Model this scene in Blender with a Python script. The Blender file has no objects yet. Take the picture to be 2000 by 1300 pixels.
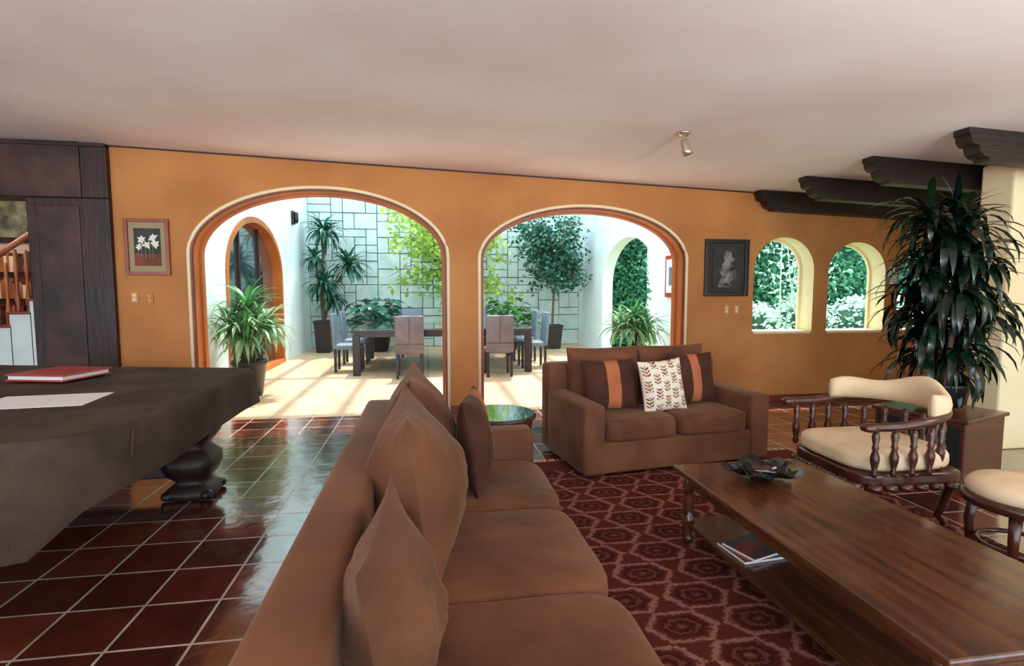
import bpy, bmesh, math, random
from mathutils import Vector, Matrix, Euler, noise
random.seed(7)
pi=math.pi
sc=bpy.context.scene
try:
    sc.view_settings.view_transform='Standard'
    sc.view_settings.look='None'
except Exception as e: print(e)

# ------------------------------------------------------------------ materials
def lin(h):
    h=h.lstrip('#'); c=[int(h[i:i+2],16)/255 for i in (0,2,4)]
    return tuple([(x/12.92 if x<=.04045 else ((x+.055)/1.055)**2.4) for x in c]+[1])
def newmat(name):
    m=bpy.data.materials.new(name); m.use_nodes=True
    nt=m.node_tree; b=nt.nodes['Principled BSDF']
    return m,nt,b
def N(nt,t,**k):
    n=nt.nodes.new(t)
    for a,v in k.items():
        if hasattr(n,a): setattr(n,a,v)
        else: n.inputs[a].default_value=v
    return n
def L(nt,a,b): nt.links.new(a,b)
def mat(name,col,rough=.6,col2=None,scale=8.0,bump=.0,bscale=40.0,spec=.5,metal=0,sheen=0,detail=4,stretch=None,emit=0,trans=0,coat=0,lo=.35,hi=.65,bdist=.02):
    m,nt,b=newmat(name)
    b.inputs['Base Color'].default_value=lin(col); b.inputs['Roughness'].default_value=rough
    b.inputs['Specular IOR Level'].default_value=spec; b.inputs['Metallic'].default_value=metal
    if sheen:
        b.inputs['Sheen Weight'].default_value=sheen; b.inputs['Sheen Roughness'].default_value=.4
        b.inputs['Sheen Tint'].default_value=(1,.75,.55,1)
    if coat: b.inputs['Coat Weight'].default_value=coat; b.inputs['Coat Roughness'].default_value=.08
    if trans: b.inputs['Transmission Weight'].default_value=trans
    tc=N(nt,'ShaderNodeTexCoord'); src=tc.outputs['Object']
    if stretch:
        mp=N(nt,'ShaderNodeMapping'); mp.inputs['Scale'].default_value=stretch; L(nt,src,mp.inputs[0]); src=mp.outputs[0]
    if col2:
        nz=N(nt,'ShaderNodeTexNoise'); nz.inputs['Scale'].default_value=scale; nz.inputs['Detail'].default_value=detail
        L(nt,src,nz.inputs['Vector'])
        cr=N(nt,'ShaderNodeValToRGB'); cr.color_ramp.elements[0].position=lo; cr.color_ramp.elements[1].position=hi
        cr.color_ramp.elements[0].color=lin(col); cr.color_ramp.elements[1].color=lin(col2)
        L(nt,nz.outputs['Fac'],cr.inputs[0]); L(nt,cr.outputs[0],b.inputs['Base Color'])
    if bump:
        n2=N(nt,'ShaderNodeTexNoise'); n2.inputs['Scale'].default_value=bscale; n2.inputs['Detail'].default_value=5
        L(nt,src,n2.inputs['Vector'])
        bp=N(nt,'ShaderNodeBump'); bp.inputs['Strength'].default_value=bump; bp.inputs['Distance'].default_value=bdist
        L(nt,n2.outputs['Fac'],bp.inputs['Height']); L(nt,bp.outputs[0],b.inputs['Normal'])
    return m
def leafmat(name,c1,c2,rough=.35,trans=.25):
    m,nt,b=newmat(name)
    tc=N(nt,'ShaderNodeNewGeometry')
    cr=N(nt,'ShaderNodeValToRGB'); cr.color_ramp.elements[0].color=lin(c1); cr.color_ramp.elements[1].color=lin(c2)
    L(nt,tc.outputs['Random Per Island'],cr.inputs[0]); L(nt,cr.outputs[0],b.inputs['Base Color'])
    b.inputs['Roughness'].default_value=rough
    tr=N(nt,'ShaderNodeBsdfTranslucent'); L(nt,cr.outputs[0],tr.inputs[0])
    mx=N(nt,'ShaderNodeMixShader'); mx.inputs[0].default_value=trans
    out=nt.nodes['Material Output']
    L(nt,b.outputs[0],mx.inputs[1]); L(nt,tr.outputs[0],mx.inputs[2]); L(nt,mx.outputs[0],out.inputs[0])
    return m
def tilemat(name,c1,c2,grout,size,mortar,rough,bump=.3,varn=.5,spec=.5,coat=0):
    m,nt,b=newmat(name)
    g=N(nt,'ShaderNodeNewGeometry')
    br=N(nt,'ShaderNodeTexBrick'); br.offset=0; br.squash=1
    br.inputs['Scale'].default_value=1; br.inputs['Brick Width'].default_value=size; br.inputs['Row Height'].default_value=size
    br.inputs['Mortar Size'].default_value=mortar; br.inputs['Mortar Smooth'].default_value=.3
    br.inputs['Color1'].default_value=lin(c1); br.inputs['Color2'].default_value=lin(c2); br.inputs['Mortar'].default_value=lin(grout)
    br.inputs['Bias'].default_value=0
    L(nt,g.outputs['Position'],br.inputs['Vector'])
    nz=N(nt,'ShaderNodeTexNoise'); nz.inputs['Scale'].default_value=7; nz.inputs['Detail'].default_value=6; L(nt,g.outputs['Position'],nz.inputs['Vector'])
    mx=N(nt,'ShaderNodeMixRGB'); mx.blend_type='MULTIPLY'; mx.inputs[0].default_value=varn
    L(nt,br.outputs['Color'],mx.inputs[1])
    cr=N(nt,'ShaderNodeValToRGB'); cr.color_ramp.elements[0].position=.3; cr.color_ramp.elements[1].position=.7
    cr.color_ramp.elements[0].color=(.45,.4,.38,1); cr.color_ramp.elements[1].color=(1.0,1.0,1.0,1)
    L(nt,nz.outputs['Fac'],cr.inputs[0]); L(nt,cr.outputs[0],mx.inputs[2]); L(nt,mx.outputs[0],b.inputs['Base Color'])
    b.inputs['Specular IOR Level'].default_value=spec
    if coat: b.inputs['Coat Weight'].default_value=coat; b.inputs['Coat Roughness'].default_value=.14
    ma=N(nt,'ShaderNodeMath',operation='MULTIPLY_ADD'); ma.inputs[1].default_value=.6; ma.inputs[2].default_value=rough
    L(nt,br.outputs['Fac'],ma.inputs[0]); L(nt,ma.outputs[0],b.inputs['Roughness'])
    inv=N(nt,'ShaderNodeMath',operation='SUBTRACT'); inv.inputs[0].default_value=1; L(nt,br.outputs['Fac'],inv.inputs[1])
    n3=N(nt,'ShaderNodeTexNoise'); n3.inputs['Scale'].default_value=4; n3.inputs['Detail'].default_value=3; L(nt,g.outputs['Position'],n3.inputs['Vector'])
    ad=N(nt,'ShaderNodeMath',operation='ADD'); L(nt,inv.outputs[0],ad.inputs[0]); L(nt,n3.outputs['Fac'],ad.inputs[1])
    bp=N(nt,'ShaderNodeBump'); bp.inputs['Strength'].default_value=bump; bp.inputs['Distance'].default_value=.01
    L(nt,ad.outputs[0],bp.inputs['Height']); L(nt,bp.outputs[0],b.inputs['Normal'])
    if coat: L(nt,bp.outputs[0],b.inputs['Coat Normal'])
    return m

OCHRE=mat('ochre_plaster','#C28248',.75,'#B0703A',1.3,.12,18)
CREAMP=mat('cream_plaster','#F4E4BC',.7,'#ECD8AC',2,.08,20)
CEIL=mat('ceiling_plaster','#F6F0EF',.8,'#ECDCD9',.7,.05,14)
WHITEP=mat('white_plaster','#EFF8F7',.8,'#E2F0EF',2,.08,20)
STONE=mat('pale_ashlar_stone','#D6E6E2',.85,'#BED0CC',3,.35,12)
GROUT=mat('stone_joint','#66726E',.9)
TILE=tilemat('terracotta_tile_glazed','#8A402A','#4A2018','#C8B4A0',.33,.007,.12,.55,.8,.8,.9)
DTILE=tilemat('pale_dining_tile','#E4C2A0','#DAB28C','#B49C80',.45,.008,.35,.15,.35)
WOODTRIM=mat('orange_wood_trim','#C46C2C',.4,'#A85822',3,0,stretch=(1,1,.3))
REDTRIM=mat('redbrown_wood_trim','#7A3320',.4,'#5E2416',4)
DARKW=mat('dark_stained_wood','#1E0E0C',.5,'#381A17',3,.3,14,stretch=(2,2,.4))
DARKW2=mat('dark_stained_lintel_wood','#4E302C',.55,'#1E1010',2.4,.25,10,detail=8)
BEAMW=mat('beam_black_wood','#140B09',.5,'#1E100C',4,.3,12,stretch=(.4,3,3))
SOFA=mat('brown_velvet','#7C4F36',.75,'#603A27',2.2,.25,9,sheen=.15,spec=.2)
SOFAD=mat('brown_velvet_cushion','#774A32',.75,'#5A3724',3,.5,6,sheen=.15,spec=.2,bdist=.04)
PIL=mat('dark_brown_pillow_velvet','#502E20',.8,'#3C2118',5,.2,20,sheen=.1,spec=.2)
STRIPE=mat('orange_stripe_fabric','#B0643E',.8,'#A05634',9,.1,60)
CLOTH=mat('pool_cover_cloth','#54473E',.85,'#3A302A',2.2,.5,70,spec=.15,bdist=.01)
TABLEW=mat('walnut_table_wood','#643820',.26,'#3E2014',3,.06,20,stretch=(8,.7,8),coat=.4)
CHAIRW=mat('chair_turned_wood','#4E2216',.3,'#34150E',6,stretch=(3,3,.6),coat=.3)
CREAM=mat('cream_upholstery','#E2C8A4',.8,'#D2B690',5,.12,30)
DCH=mat('taupe_leather','#75686C',.45,'#62585C',4,.1,30)
DBLUE=mat('greyblue_leather','#74828F',.45,'#647280',4,.1,30)
ESP=mat('espresso_wood','#2A1815',.3,'#1C100E',4,stretch=(1,6,6))
GLASST=mat('green_glass_top','#2A4034',.03,spec=1.0,coat=1)
DGLASS=mat('dark_window_glass','#2A3C42',.03,spec=1.0,coat=1)
BLACK=mat('black_lacquer','#0C0A0A',.3,'#151011',6)
POT=mat('dark_planter','#241F22',.4,'#1A1618',5,.1,20)
SOIL=mat('soil','#2A1C12',.95,'#3A281A',20,.5,30)
TRUNK=mat('trunk_bark','#6B5642',.9,'#4E3D2E',12,.4,20,stretch=(1,1,.4))
BRASS=mat('lamp_metal','#C9BDA8',.25,metal=.8)
LIGHTM=mat('ivory_plastic','#D8CDB4',.4)
ORPL=mat('orange_switch_plate','#C9843C',.4)
PAPER=mat('white_paper','#E8E6E6',.7)
REDF=mat('red_folder','#A03430',.4,'#B0453A',6)
SPEAK=mat('speaker_cloth','#0D0B0B',.7,bump=.2,bscale=200)
BOXW=mat('cabinet_wood','#5A2E1E',.3,'#3F1F15',3,.05,20,stretch=(1,1,6),coat=.3)
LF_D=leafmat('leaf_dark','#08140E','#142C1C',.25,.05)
LF_M=leafmat('leaf_mid','#2C6A3E','#6AA458',.35,.3)
LF_B=leafmat('leaf_bluegreen','#1E4E42','#448068',.35,.2)
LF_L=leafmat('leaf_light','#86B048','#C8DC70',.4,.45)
LF_V=leafmat('leaf_variegated','#4A8656','#B2D0A0',.35,.25)
LF_H=leafmat('hedge_leaf','#2C7050','#78BC8E',.5,.3)
LF_S=leafmat('pale_shrub_leaf','#9CD0B8','#F0FAF0',.5,.4)
HEDGEB=mat('hedge_core','#173B28',.95,'#24523A',4)
GRASS=mat('grass','#5E8A4A',.95,'#7BA25C',6,.3,40)
STEPW=mat('stair_red_tile','#7E3424',.4,'#94422C',6)
HALLP=mat('hall_plaster','#D9BDB0',.8,'#CDAFA2',2)
BALW=mat('baluster_wood','#A8643A',.45,'#8E4E2C',6)
BOUNCE=mat('bounce_ground_pale','#E4DCD2',.8,'#D6CCC0',2)  # pale surface for the added sun-bounce ground

def mathn(nt):
    def M(op,a,bb=None,c=None):
        n=N(nt,'ShaderNodeMath',operation=op)
        for i,x in enumerate((a,bb,c)):
            if x is None: continue
            if isinstance(x,(int,float)): n.inputs[i].default_value=x
            else: L(nt,x,n.inputs[i])
        return n.outputs[0]
    return M
def floralmat():
    m,nt,b=newmat('floral_print_fabric'); b.inputs['Roughness'].default_value=.8
    uv=N(nt,'ShaderNodeUVMap'); sp=N(nt,'ShaderNodeSeparateXYZ'); L(nt,uv.outputs[0],sp.inputs[0]); M=mathn(nt)
    u=M('MULTIPLY',sp.outputs[0],5.0); col=M('FLOOR',u); cu=M('ABSOLUTE',M('SUBTRACT',M('FRACT',u),.5))
    v=M('ADD',M('MULTIPLY',sp.outputs[1],15),M('MULTIPLY',col,2.37))
    chev=M('ABSOLUTE',M('SUBTRACT',M('FRACT',M('SUBTRACT',v,M('MULTIPLY',cu,2.2))),.5))
    leaf=M('MULTIPLY',M('LESS_THAN',chev,.26),M('MULTIPLY',M('LESS_THAN',cu,.36),M('GREATER_THAN',cu,.05)))
    gap=M('GREATER_THAN',M('FRACT',M('MULTIPLY',v,.22)),.3)
    mask=M('MULTIPLY',M('MAXIMUM',leaf,M('LESS_THAN',cu,.035)),gap)
    nz=N(nt,'ShaderNodeTexNoise'); nz.inputs['Scale'].default_value=9; L(nt,uv.outputs[0],nz.inputs['Vector'])
    cr=N(nt,'ShaderNodeValToRGB'); cr.color_ramp.interpolation='CONSTANT'
    cr.color_ramp.elements[0].color=lin('#4A2A24'); cr.color_ramp.elements[1].position=.45; cr.color_ramp.elements[1].color=lin('#B0682C')
    e=cr.color_ramp.elements.new(.56); e.color=lin('#5E4A3A')
    L(nt,nz.outputs['Fac'],cr.inputs[0])
    mx=N(nt,'ShaderNodeMixRGB'); L(nt,mask,mx.inputs[0]); mx.inputs[1].default_value=lin('#E8DCC8'); L(nt,cr.outputs[0],mx.inputs[2])
    L(nt,mx.outputs[0],b.inputs['Base Color']); return m
FLORAL=floralmat()
def rugmat():
    m,nt,b=newmat('woven_rug_pattern'); b.inputs['Roughness'].default_value=.95; b.inputs['Specular IOR Level'].default_value=.1
    g=N(nt,'ShaderNodeNewGeometry'); sp=N(nt,'ShaderNodeSeparateXYZ'); L(nt,g.outputs['Position'],sp.inputs[0]); M=mathn(nt)
    v=M('MULTIPLY',sp.outputs[1],1/.22); row=M('FLOOR',v); cv=M('ABSOLUTE',M('SUBTRACT',M('FRACT',v),.5))
    u=M('ADD',M('MULTIPLY',sp.outputs[0],1/.36),M('MULTIPLY',M('FLOORED_MODULO',row,2),.5)); cu=M('ABSOLUTE',M('SUBTRACT',M('FRACT',u),.5))
    d=M('MAXIMUM',M('MULTIPLY',cv,.98),M('ADD',cu,M('MULTIPLY',cv,.42)))
    nz=N(nt,'ShaderNodeTexNoise'); nz.inputs['Scale'].default_value=55; nz.inputs['Detail'].default_value=3; L(nt,g.outputs['Position'],nz.inputs['Vector'])
    d2=M('ADD',d,M('MULTIPLY',M('SUBTRACT',nz.outputs['Fac'],.5),.2))
    cr=N(nt,'ShaderNodeValToRGB'); e=cr.color_ramp.elements
    e[0].color=lin('#7E4A3C'); e[1].position=.09; e[1].color=lin('#481B16')
    for p,c in ((.14,'#341410'),(.2,'#70402F'),(.25,'#3A1612'),(.36,'#592520'),(.42,'#94665A'),(.46,'#8A5C4E'),(.49,'#59251E')):
        x=e.new(p); x.color=lin(c)
    L(nt,d2,cr.inputs[0])
    bx=M('GREATER_THAN',M('ABSOLUTE',M('SUBTRACT',sp.outputs[1],2.64)),1.5)
    mx=N(nt,'ShaderNodeMixRGB'); L(nt,bx,mx.inputs[0]); L(nt,cr.outputs[0],mx.inputs[1]); mx.inputs[2].default_value=lin('#642822')
    L(nt,mx.outputs[0],b.inputs['Base Color']); return m
RUG=rugmat()

# ------------------------------------------------------------------ builder
class B:
    def __init__(s,name): s.n=name; s.V=[];s.F=[];s.M=[];s.S=[];s.U=[];s.mats=[]
    def mi(s,m):
        if m not in s.mats: s.mats.append(m)
        return s.mats.index(m)
    def add(s,vf,m,M=None,smooth=False,uv=None,mfun=None):
        vs,fs=vf; o=len(s.V)
        vs=[Vector(v) for v in vs]
        if M is not None: vs2=[M@v for v in vs]
        else: vs2=vs
        s.V+= vs2; s.U+= (uv if uv else [(0,0)]*len(vs))
        k=s.mi(m)
        for f in fs:
            s.F.append([i+o for i in f]); s.S.append(smooth)
            if mfun:
                c=sum((vs[i] for i in f),Vector())/len(f); s.M.append(s.mi(mfun(c)))
            else: s.M.append(k)
        return s
    def clamp(s,x0=-99,x1=99,y0=-99,y1=99,z0=-99):
        for v in s.V:
            if v.x<x0: v.x=x0+(x0-v.x)*.05
            if v.x>x1: v.x=x1-(v.x-x1)*.05
            if v.y<y0: v.y=y0
            if v.y>y1: v.y=y1-(v.y-y1)*.1
            if v.z<z0: v.z=z0
        return s
    def obj(s,loc=(0,0,0),rz=0,recalc=True):
        me=bpy.data.meshes.new(s.n); me.from_pydata([tuple(v) for v in s.V],[],s.F)
        for m in s.mats: me.materials.append(m)
        me.polygons.foreach_set('material_index',s.M); me.polygons.foreach_set('use_smooth',s.S)
        if any(u!=(0,0) for u in s.U):
            ul=me.uv_layers.new(name='UVMap')
            for l in me.loops: ul.data[l.index].uv=s.U[l.vertex_index]
        me.update()
        if recalc:
            bm=bmesh.new(); bm.from_mesh(me); bmesh.ops.recalc_face_normals(bm,faces=bm.faces); bm.to_mesh(me); bm.free()
        o=bpy.data.objects.new(s.n,me); bpy.context.collection.objects.link(o)
        o.location=loc; o.rotation_euler=(0,0,rz); return o
def T(x,y,z): return Matrix.Translation((x,y,z))
def RX(a): return Matrix.Rotation(a,4,'X')
def RY(a): return Matrix.Rotation(a,4,'Y')
def RZ(a): return Matrix.Rotation(a,4,'Z')
def box(x0,x1,y0,y1,z0,z1,bev=0,seg=2):
    bm=bmesh.new(); bmesh.ops.create_cube(bm,size=1)
    for v in bm.verts: v.co=Vector(((x0+x1)/2+v.co.x*(x1-x0),(y0+y1)/2+v.co.y*(y1-y0),(z0+z1)/2+v.co.z*(z1-z0)))
    if bev: bmesh.ops.bevel(bm,geom=bm.edges[:],offset=bev,segments=seg,profile=.5,affect='EDGES')
    bm.verts.index_update()
    r=([v.co.copy() for v in bm.verts],[[v.index for v in f.verts] for f in bm.faces]); bm.free(); return r
def lathe(prof,seg=20,sq=0):
    vs=[];fs=[]
    for r,z in prof:
        for i in range(seg):
            a=2*pi*i/seg; k=1
            if sq: k=1/max(abs(math.cos(a)),abs(math.sin(a)))**sq
            vs.append((r*k*math.cos(a),r*k*math.sin(a),z))
    n=len(prof)
    for j in range(n-1):
        for i in range(seg):
            k=(i+1)%seg; fs.append([j*seg+i,j*seg+k,(j+1)*seg+k,(j+1)*seg+i])
    fs.append(list(range(seg))[::-1]); fs.append([(n-1)*seg+i for i in range(seg)])
    return vs,fs
def tube(pts,rad,seg=8,closed=False):
    pts=[Vector(p) for p in pts]; n=len(pts); vs=[];fs=[]
    for j,p in enumerate(pts):
        a=pts[(j-1)%n] if (closed or j>0) else p; c=pts[(j+1)%n] if (closed or j<n-1) else p
        t=(c-a).normalized(); up=Vector((0,0,1)) if abs(t.z)<.95 else Vector((0,1,0))
        x=t.cross(up).normalized(); y=t.cross(x)
        r=rad(j/(n-1)) if callable(rad) else rad
        for i in range(seg):
            an=2*pi*i/seg; vs.append(p+x*math.cos(an)*r+y*math.sin(an)*r)
    for j in range(n if closed else n-1):
        for i in range(seg):
            k=(i+1)%seg; j2=(j+1)%n; fs.append([j*seg+i,j*seg+k,j2*seg+k,j2*seg+i])
    if not closed: fs.append(list(range(seg))); fs.append([(n-1)*seg+i for i in range(seg)])
    return vs,fs
def rbox(sx,sy,sz,p=5,n=10,amp=0,seed=0,fr=3):
    bm=bmesh.new(); bmesh.ops.create_cube(bm,size=2); bmesh.ops.subdivide_edges(bm,edges=bm.edges[:],cuts=n,use_grid_fill=True)
    for v in bm.verts:
        c=v.co; k=(abs(c.x)**p+abs(c.y)**p+abs(c.z)**p)**(1/p); c=c/k
        c=Vector((c.x*sx/2,c.y*sy/2,c.z*sz/2))
        if amp:
            d=noise.noise(Vector((c.x*fr+seed,c.y*fr,c.z*fr))); c+=c.normalized()*d*amp
        v.co=c
    bm.verts.index_update()
    r=([v.co.copy() for v in bm.verts],[[v.index for v in f.verts] for f in bm.faces]); bm.free(); return r
def pillow(w,h,t,n=26,amp=.012,seed=0,pinch=.10,power=.55,ex=2.4,folds=0):
    vs=[];fs=[];uv=[]
    for side in (1,-1):
        for j in range(n+1):
            for i in range(n+1):
                x=-1+2*i/n; z=-1+2*j/n
                x=math.sin(x*pi/2); z=math.sin(z*pi/2)
                k=max(0,(1-abs(x)**ex)*(1-abs(z)**ex))**power
                px=x*w/2*(1-pinch*(1-z*z)); pz=z*h/2*(1-pinch*(1-x*x))
                d=noise.noise(Vector((x*1.8+seed,z*1.8,side*2)))*amp+noise.noise(Vector((x*5+seed,z*2,side)))*amp*.5
                if folds: d+=folds*math.sin(z*9+3*x+seed)*abs(x)**1.5+folds*.6*noise.noise(Vector((x*2+seed,z*9,side)))
                vs.append((px,side*(t/2*k+d*k),pz)); uv.append(((x+1)/2,(z+1)/2))
    m=n+1
    for s in (0,1):
        o=s*m*m
        for j in range(n):
            for i in range(n):
                q=[o+j*m+i,o+j*m+i+1,o+(j+1)*m+i+1,o+(j+1)*m+i]; fs.append(q if s else q[::-1])
    return (vs,fs),uv

# ------------------------------------------------------------------ room shell
W=6.4; TH=.3
def top(x): return 2.99-.0378*(x+3.3)
def archwall(name,a,b,n0,n1,topf,ops,m,swap=False,rev=None):
    ss={a,b}
    for (s0,s1,si,sp,ap) in ops:
        c=(s0+s1)/2; hw=(s1-s0)/2
        for i in range(41): ss.add(round(c-hw*math.cos(pi*i/40),5))
    for i in range(1,8): 
        s=a+(b-a)*i/8
        if not any(o[0]-.02<s<o[1]+.02 for o in ops): ss.add(round(s,5))
    ss=sorted(ss); bd=B(name)
    def P(s,n,z): return (n,s,z) if swap else (s,n,z)
    def ah(s,o):
        c=(o[0]+o[1])/2; hw=(o[1]-o[0])/2; return o[3]+(o[4]-o[3])*math.sqrt(max(0,1-((s-c)/hw)**2))
    def quad(p): bd.add((p,[[0,1,2,3]]),m)
    def quadr(p): bd.add((p,[[0,1,2,3]]),rev or m)
    for s0,s1 in zip(ss,ss[1:]):
        op=None
        for o in ops:
            if s0>=o[0]-1e-4 and s1<=o[1]+1e-4: op=o
        t0,t1=topf(s0),topf(s1)
        if op is None:
            for n in (n0,n1): quad([P(s0,n,0),P(s1,n,0),P(s1,n,t1),P(s0,n,t0)])
        else:
            h0,h1=ah(s0,op),ah(s1,op)
            for n in (n0,n1):
                quad([P(s0,n,h0),P(s1,n,h1),P(s1,n,t1),P(s0,n,t0)])
                if op[2]>0: quad([P(s0,n,0),P(s1,n,0),P(s1,n,op[2]),P(s0,n,op[2])])
            quadr([P(s0,n0,h0),P(s1,n0,h1),P(s1,n1,h1),P(s0,n1,h0)])
            if op[2]>0: quadr([P(s0,n0,op[2]),P(s1,n0,op[2]),P(s1,n1,op[2]),P(s0,n1,op[2])])
        quad([P(s0,n0,t0),P(s1,n0,t1),P(s1,n1,t1),P(s0,n1,t0)])
    for o in ops:
        for s in (o[0],o[1]): quadr([P(s,n0,o[2]),P(s,n1,o[2]),P(s,n1,o[3]),P(s,n0,o[3])])
    for s in (a,b): quad([P(s,n0,0),P(s,n1,0),P(s,n1,topf(s)),P(s,n0,topf(s))])
    return bd.obj(recalc=False)
def archpts(s0,s1,z0,sp,ap,n=40):
    c=(s0+s1)/2; hw=(s1-s0)/2; p=[(s0,z0)]
    for i in range(n+1):
        a=pi*i/n; p.append((c-hw*math.cos(a),sp+(ap-sp)*math.sin(a)))
    p.append((s1,z0)); return p
def archstrip(bd,s0,s1,z0,sp,ap,wid,n0,n1,m,swap=False):
    o=archpts(s0,s1,z0,sp,ap); i=archpts(s0+wid,s1-wid,z0,sp,ap-wid); vs=[];fs=[]
    def P(s,n,z): return (n,s,z) if swap else (s,n,z)
    for a,b in zip(o,i): vs+= [P(a[0],n0,a[1]),P(b[0],n0,b[1]),P(b[0],n1,b[1]),P(a[0],n1,a[1])]
    k=len(o)
    for j in range(k-1):
        for q in range(4): fs.append([4*j+q,4*j+(q+1)%4,4*j+4+(q+1)%4,4*j+4+q])
    fs+= [[0,1,2,3],[4*k-4,4*k-3,4*k-2,4*k-1]]
    bd.add((vs,fs),m)

AL=(-2.56,.23,0,1.85,2.60); AR=(.63,3.22,0,1.83,2.47)
WN=[(4.16,5.02,.93,1.72,2.15),(5.23,6.09,.93,1.68,2.10),(6.29,7.15,.93,1.64,2.05)]
archwall('wall_back',-3.3,7.6,W,W+TH,lambda s:top(s)+.02,[AL,AR]+WN,OCHRE,rev=CREAMP)
for k,(a) in enumerate((AL,AR)):
    bd=B('trim_%d'%(k+1))
    archstrip(bd,a[0],a[1],0,a[3],a[4],.03,W+.03,W+TH+.02,WOODTRIM)
    archstrip(bd,a[0]+.028,a[1]-.028,0,a[3],a[4]-.028,.025,W+.18,W+.24,WOODTRIM)
    archstrip(bd,a[0],a[1],0,a[3],a[4],.022,W-.004,W+.035,REDTRIM)
    pts=[(x,W-.002,z) for x,z in archpts(a[0]-.016,a[1]+.016,0,a[3],a[4]+.016)]
    bd.add(tube(pts,.020,8),CREAMP,smooth=True)
    bd.obj()
for k,o in enumerate(WN):
    bd=B('window_%d'%(k+1))
    archstrip(bd,o[0],o[1],o[2],o[3],o[4],.03,W+TH-.06,W+TH-.02,CREAMP)
    bd.add(box(o[0]+.02,o[1]-.02,W-.01,W+TH,o[2]-.03,o[2]+.004,.004),CREAMP)
    bd.obj()
b=B('floor'); b.add(box(-9,7.6,-3,W+.02,-.1,0),TILE); b.obj()
b=B('floor_dining'); b.add(box(-2.92-.25,4.07+.25,W+.02,14.6,-.1,0),DTILE); b.obj()
b=B('floor_hall'); b.add(box(-9,-3.17,W+.02,9.8,-.1,0),TILE); b.obj()
b=B('bounce_ground'); b.add(box(-14,14,-16,-3,-.2,-.05),BOUNCE); b.obj()  # unseen ground added behind the camera to bounce sunlight onto the ceiling
b=B('ceiling')
vs=[(x,y,top(x)+dz) for dz in (0,.25) for x,y in ((-9,-3),(7.8,-3),(7.8,W+TH),(-9,W+TH))]
b.add((vs,[[0,1,2,3],[4,5,6,7],[0,1,5,4],[1,2,6,5],[2,3,7,6],[3,0,4,7]]),CEIL); b.obj()
b=B('trim_3'); b.add(([(x,y,top(x)+dz) for x in (-3.3,4.1) for y,dz in ((W-.02,.0),(W-.02,-.014),(W,-.014),(W,0))],
   [[0,1,2,3],[4,5,6,7],[0,1,5,4],[1,2,6,5],[2,3,7,6],[3,0,4,7]]),DARKW); b.obj()
b=B('wall_right'); b.add(box(7.6,7.85,-3,W+TH,0,2.62),CREAMP); b.obj()
b=B('wall_pier'); b.add(box(5.15,6.6,4.1,4.4,0,2.62,.02),CREAMP); b.obj()
b=B('wall_left'); b.add(box(-9.2,-9,-3,9.8,0,3.25),OCHRE); b.obj()
b=B('baseboard_back'); 
for x0,x1 in ((-3.3,-2.6),(.27,.59),(3.26,7.6)): b.add(box(x0,x1,W-.015,W-.001,0,.09,.004),REDTRIM)
b.obj()
b=B('trim_4')
b.add(box(-4.08,-3.3,W-.06,W+TH,0,2.43,.01),DARKW)
b.add(box(-3.55,-3.3,W-.07,W+TH,2.43,2.985,.008),DARKW)
b.add(box(-7.5,-3.55,W-.08,W+TH,2.43,3.0,.01),DARKW2)
b.add(box(-7.5,-3.3,W-.1,W-.02,2.95,2.985,.005),DARKW)
b.add(box(-7.5,-6.4,W-.06,W+TH,0,2.43,.01),DARKW)
b.add(box(-3.98,-3.58,W-.075,W-.05,.1,2.35,.01),DARKW2)
b.obj()
b=B('wall_hall'); b.add(box(-9,-3.17,9.6,9.8,0,3.6),HALLP); b.obj()
b=B('ceiling_hall'); b.add(box(-9,-3.17,W+TH,9.8,3.3,3.45),CEIL); b.obj()
b=B('staircase'); n=12; rise=.17; run=.235; xs=-6.65
for i in range(n):
    x0=xs+i*run; z1=(i+1)*rise
    b.add(box(x0,x0+run+.01,7.72,8.7,0,z1-.03),WHITEP)
    b.add(box(x0-.02,x0+run+.01,7.69,8.7,z1-.03,z1,.006),STEPW)
    b.add(box(x0-.012,x0,7.7,8.7,z1-rise,z1-.03),STEPW)
    prof=[(.016,0),(.022,.03),(.016,.06),(.03,.14),(.018,.24),(.014,.4),(.026,.52),(.016,.58),(.02,.66),(.014,.72)]
    for q in (.06,.18): b.add(lathe([(r*1.15,z*1.1) for r,z in prof],8),BALW,T(x0+q,7.8,z1-.001),True)
b.add(tube([(xs-.1,7.8,.95),(xs+n*run,7.8,.95+n*rise)],.04,8),BALW,smooth=True)
b.obj()
b=B('bookcase')
b.add(box(-7.9,-4.6,9.3,9.58,0,2.0,.01),REDTRIM)
for i in range(5):
    b.add(box(-7.85,-4.65,9.24,9.32,.1+.4*i,.14+.4*i),DARKW)
    x=-7.8
    while x<-4.75:
        w=random.uniform(.03,.07); b.add(box(x,x+w*.9,9.2,9.32,.14+.4*i,.14+.4*i+random.uniform(.2,.32)),random.choice([REDTRIM,STRIPE,BALW,DARKW2,CREAM])); x+=w
b.obj()
b=B('framed_landscape_painting'); b.add(box(-6.6,-4.7,9.52,9.598,2.2,3.1,.01),DARKW)
b.add(box(-6.52,-4.78,9.5,9.53,2.28,3.02),mat('landscape_paint','#8A8F70',.6,'#4A4438',4,lo=.4,hi=.6)); b.obj()

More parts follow.
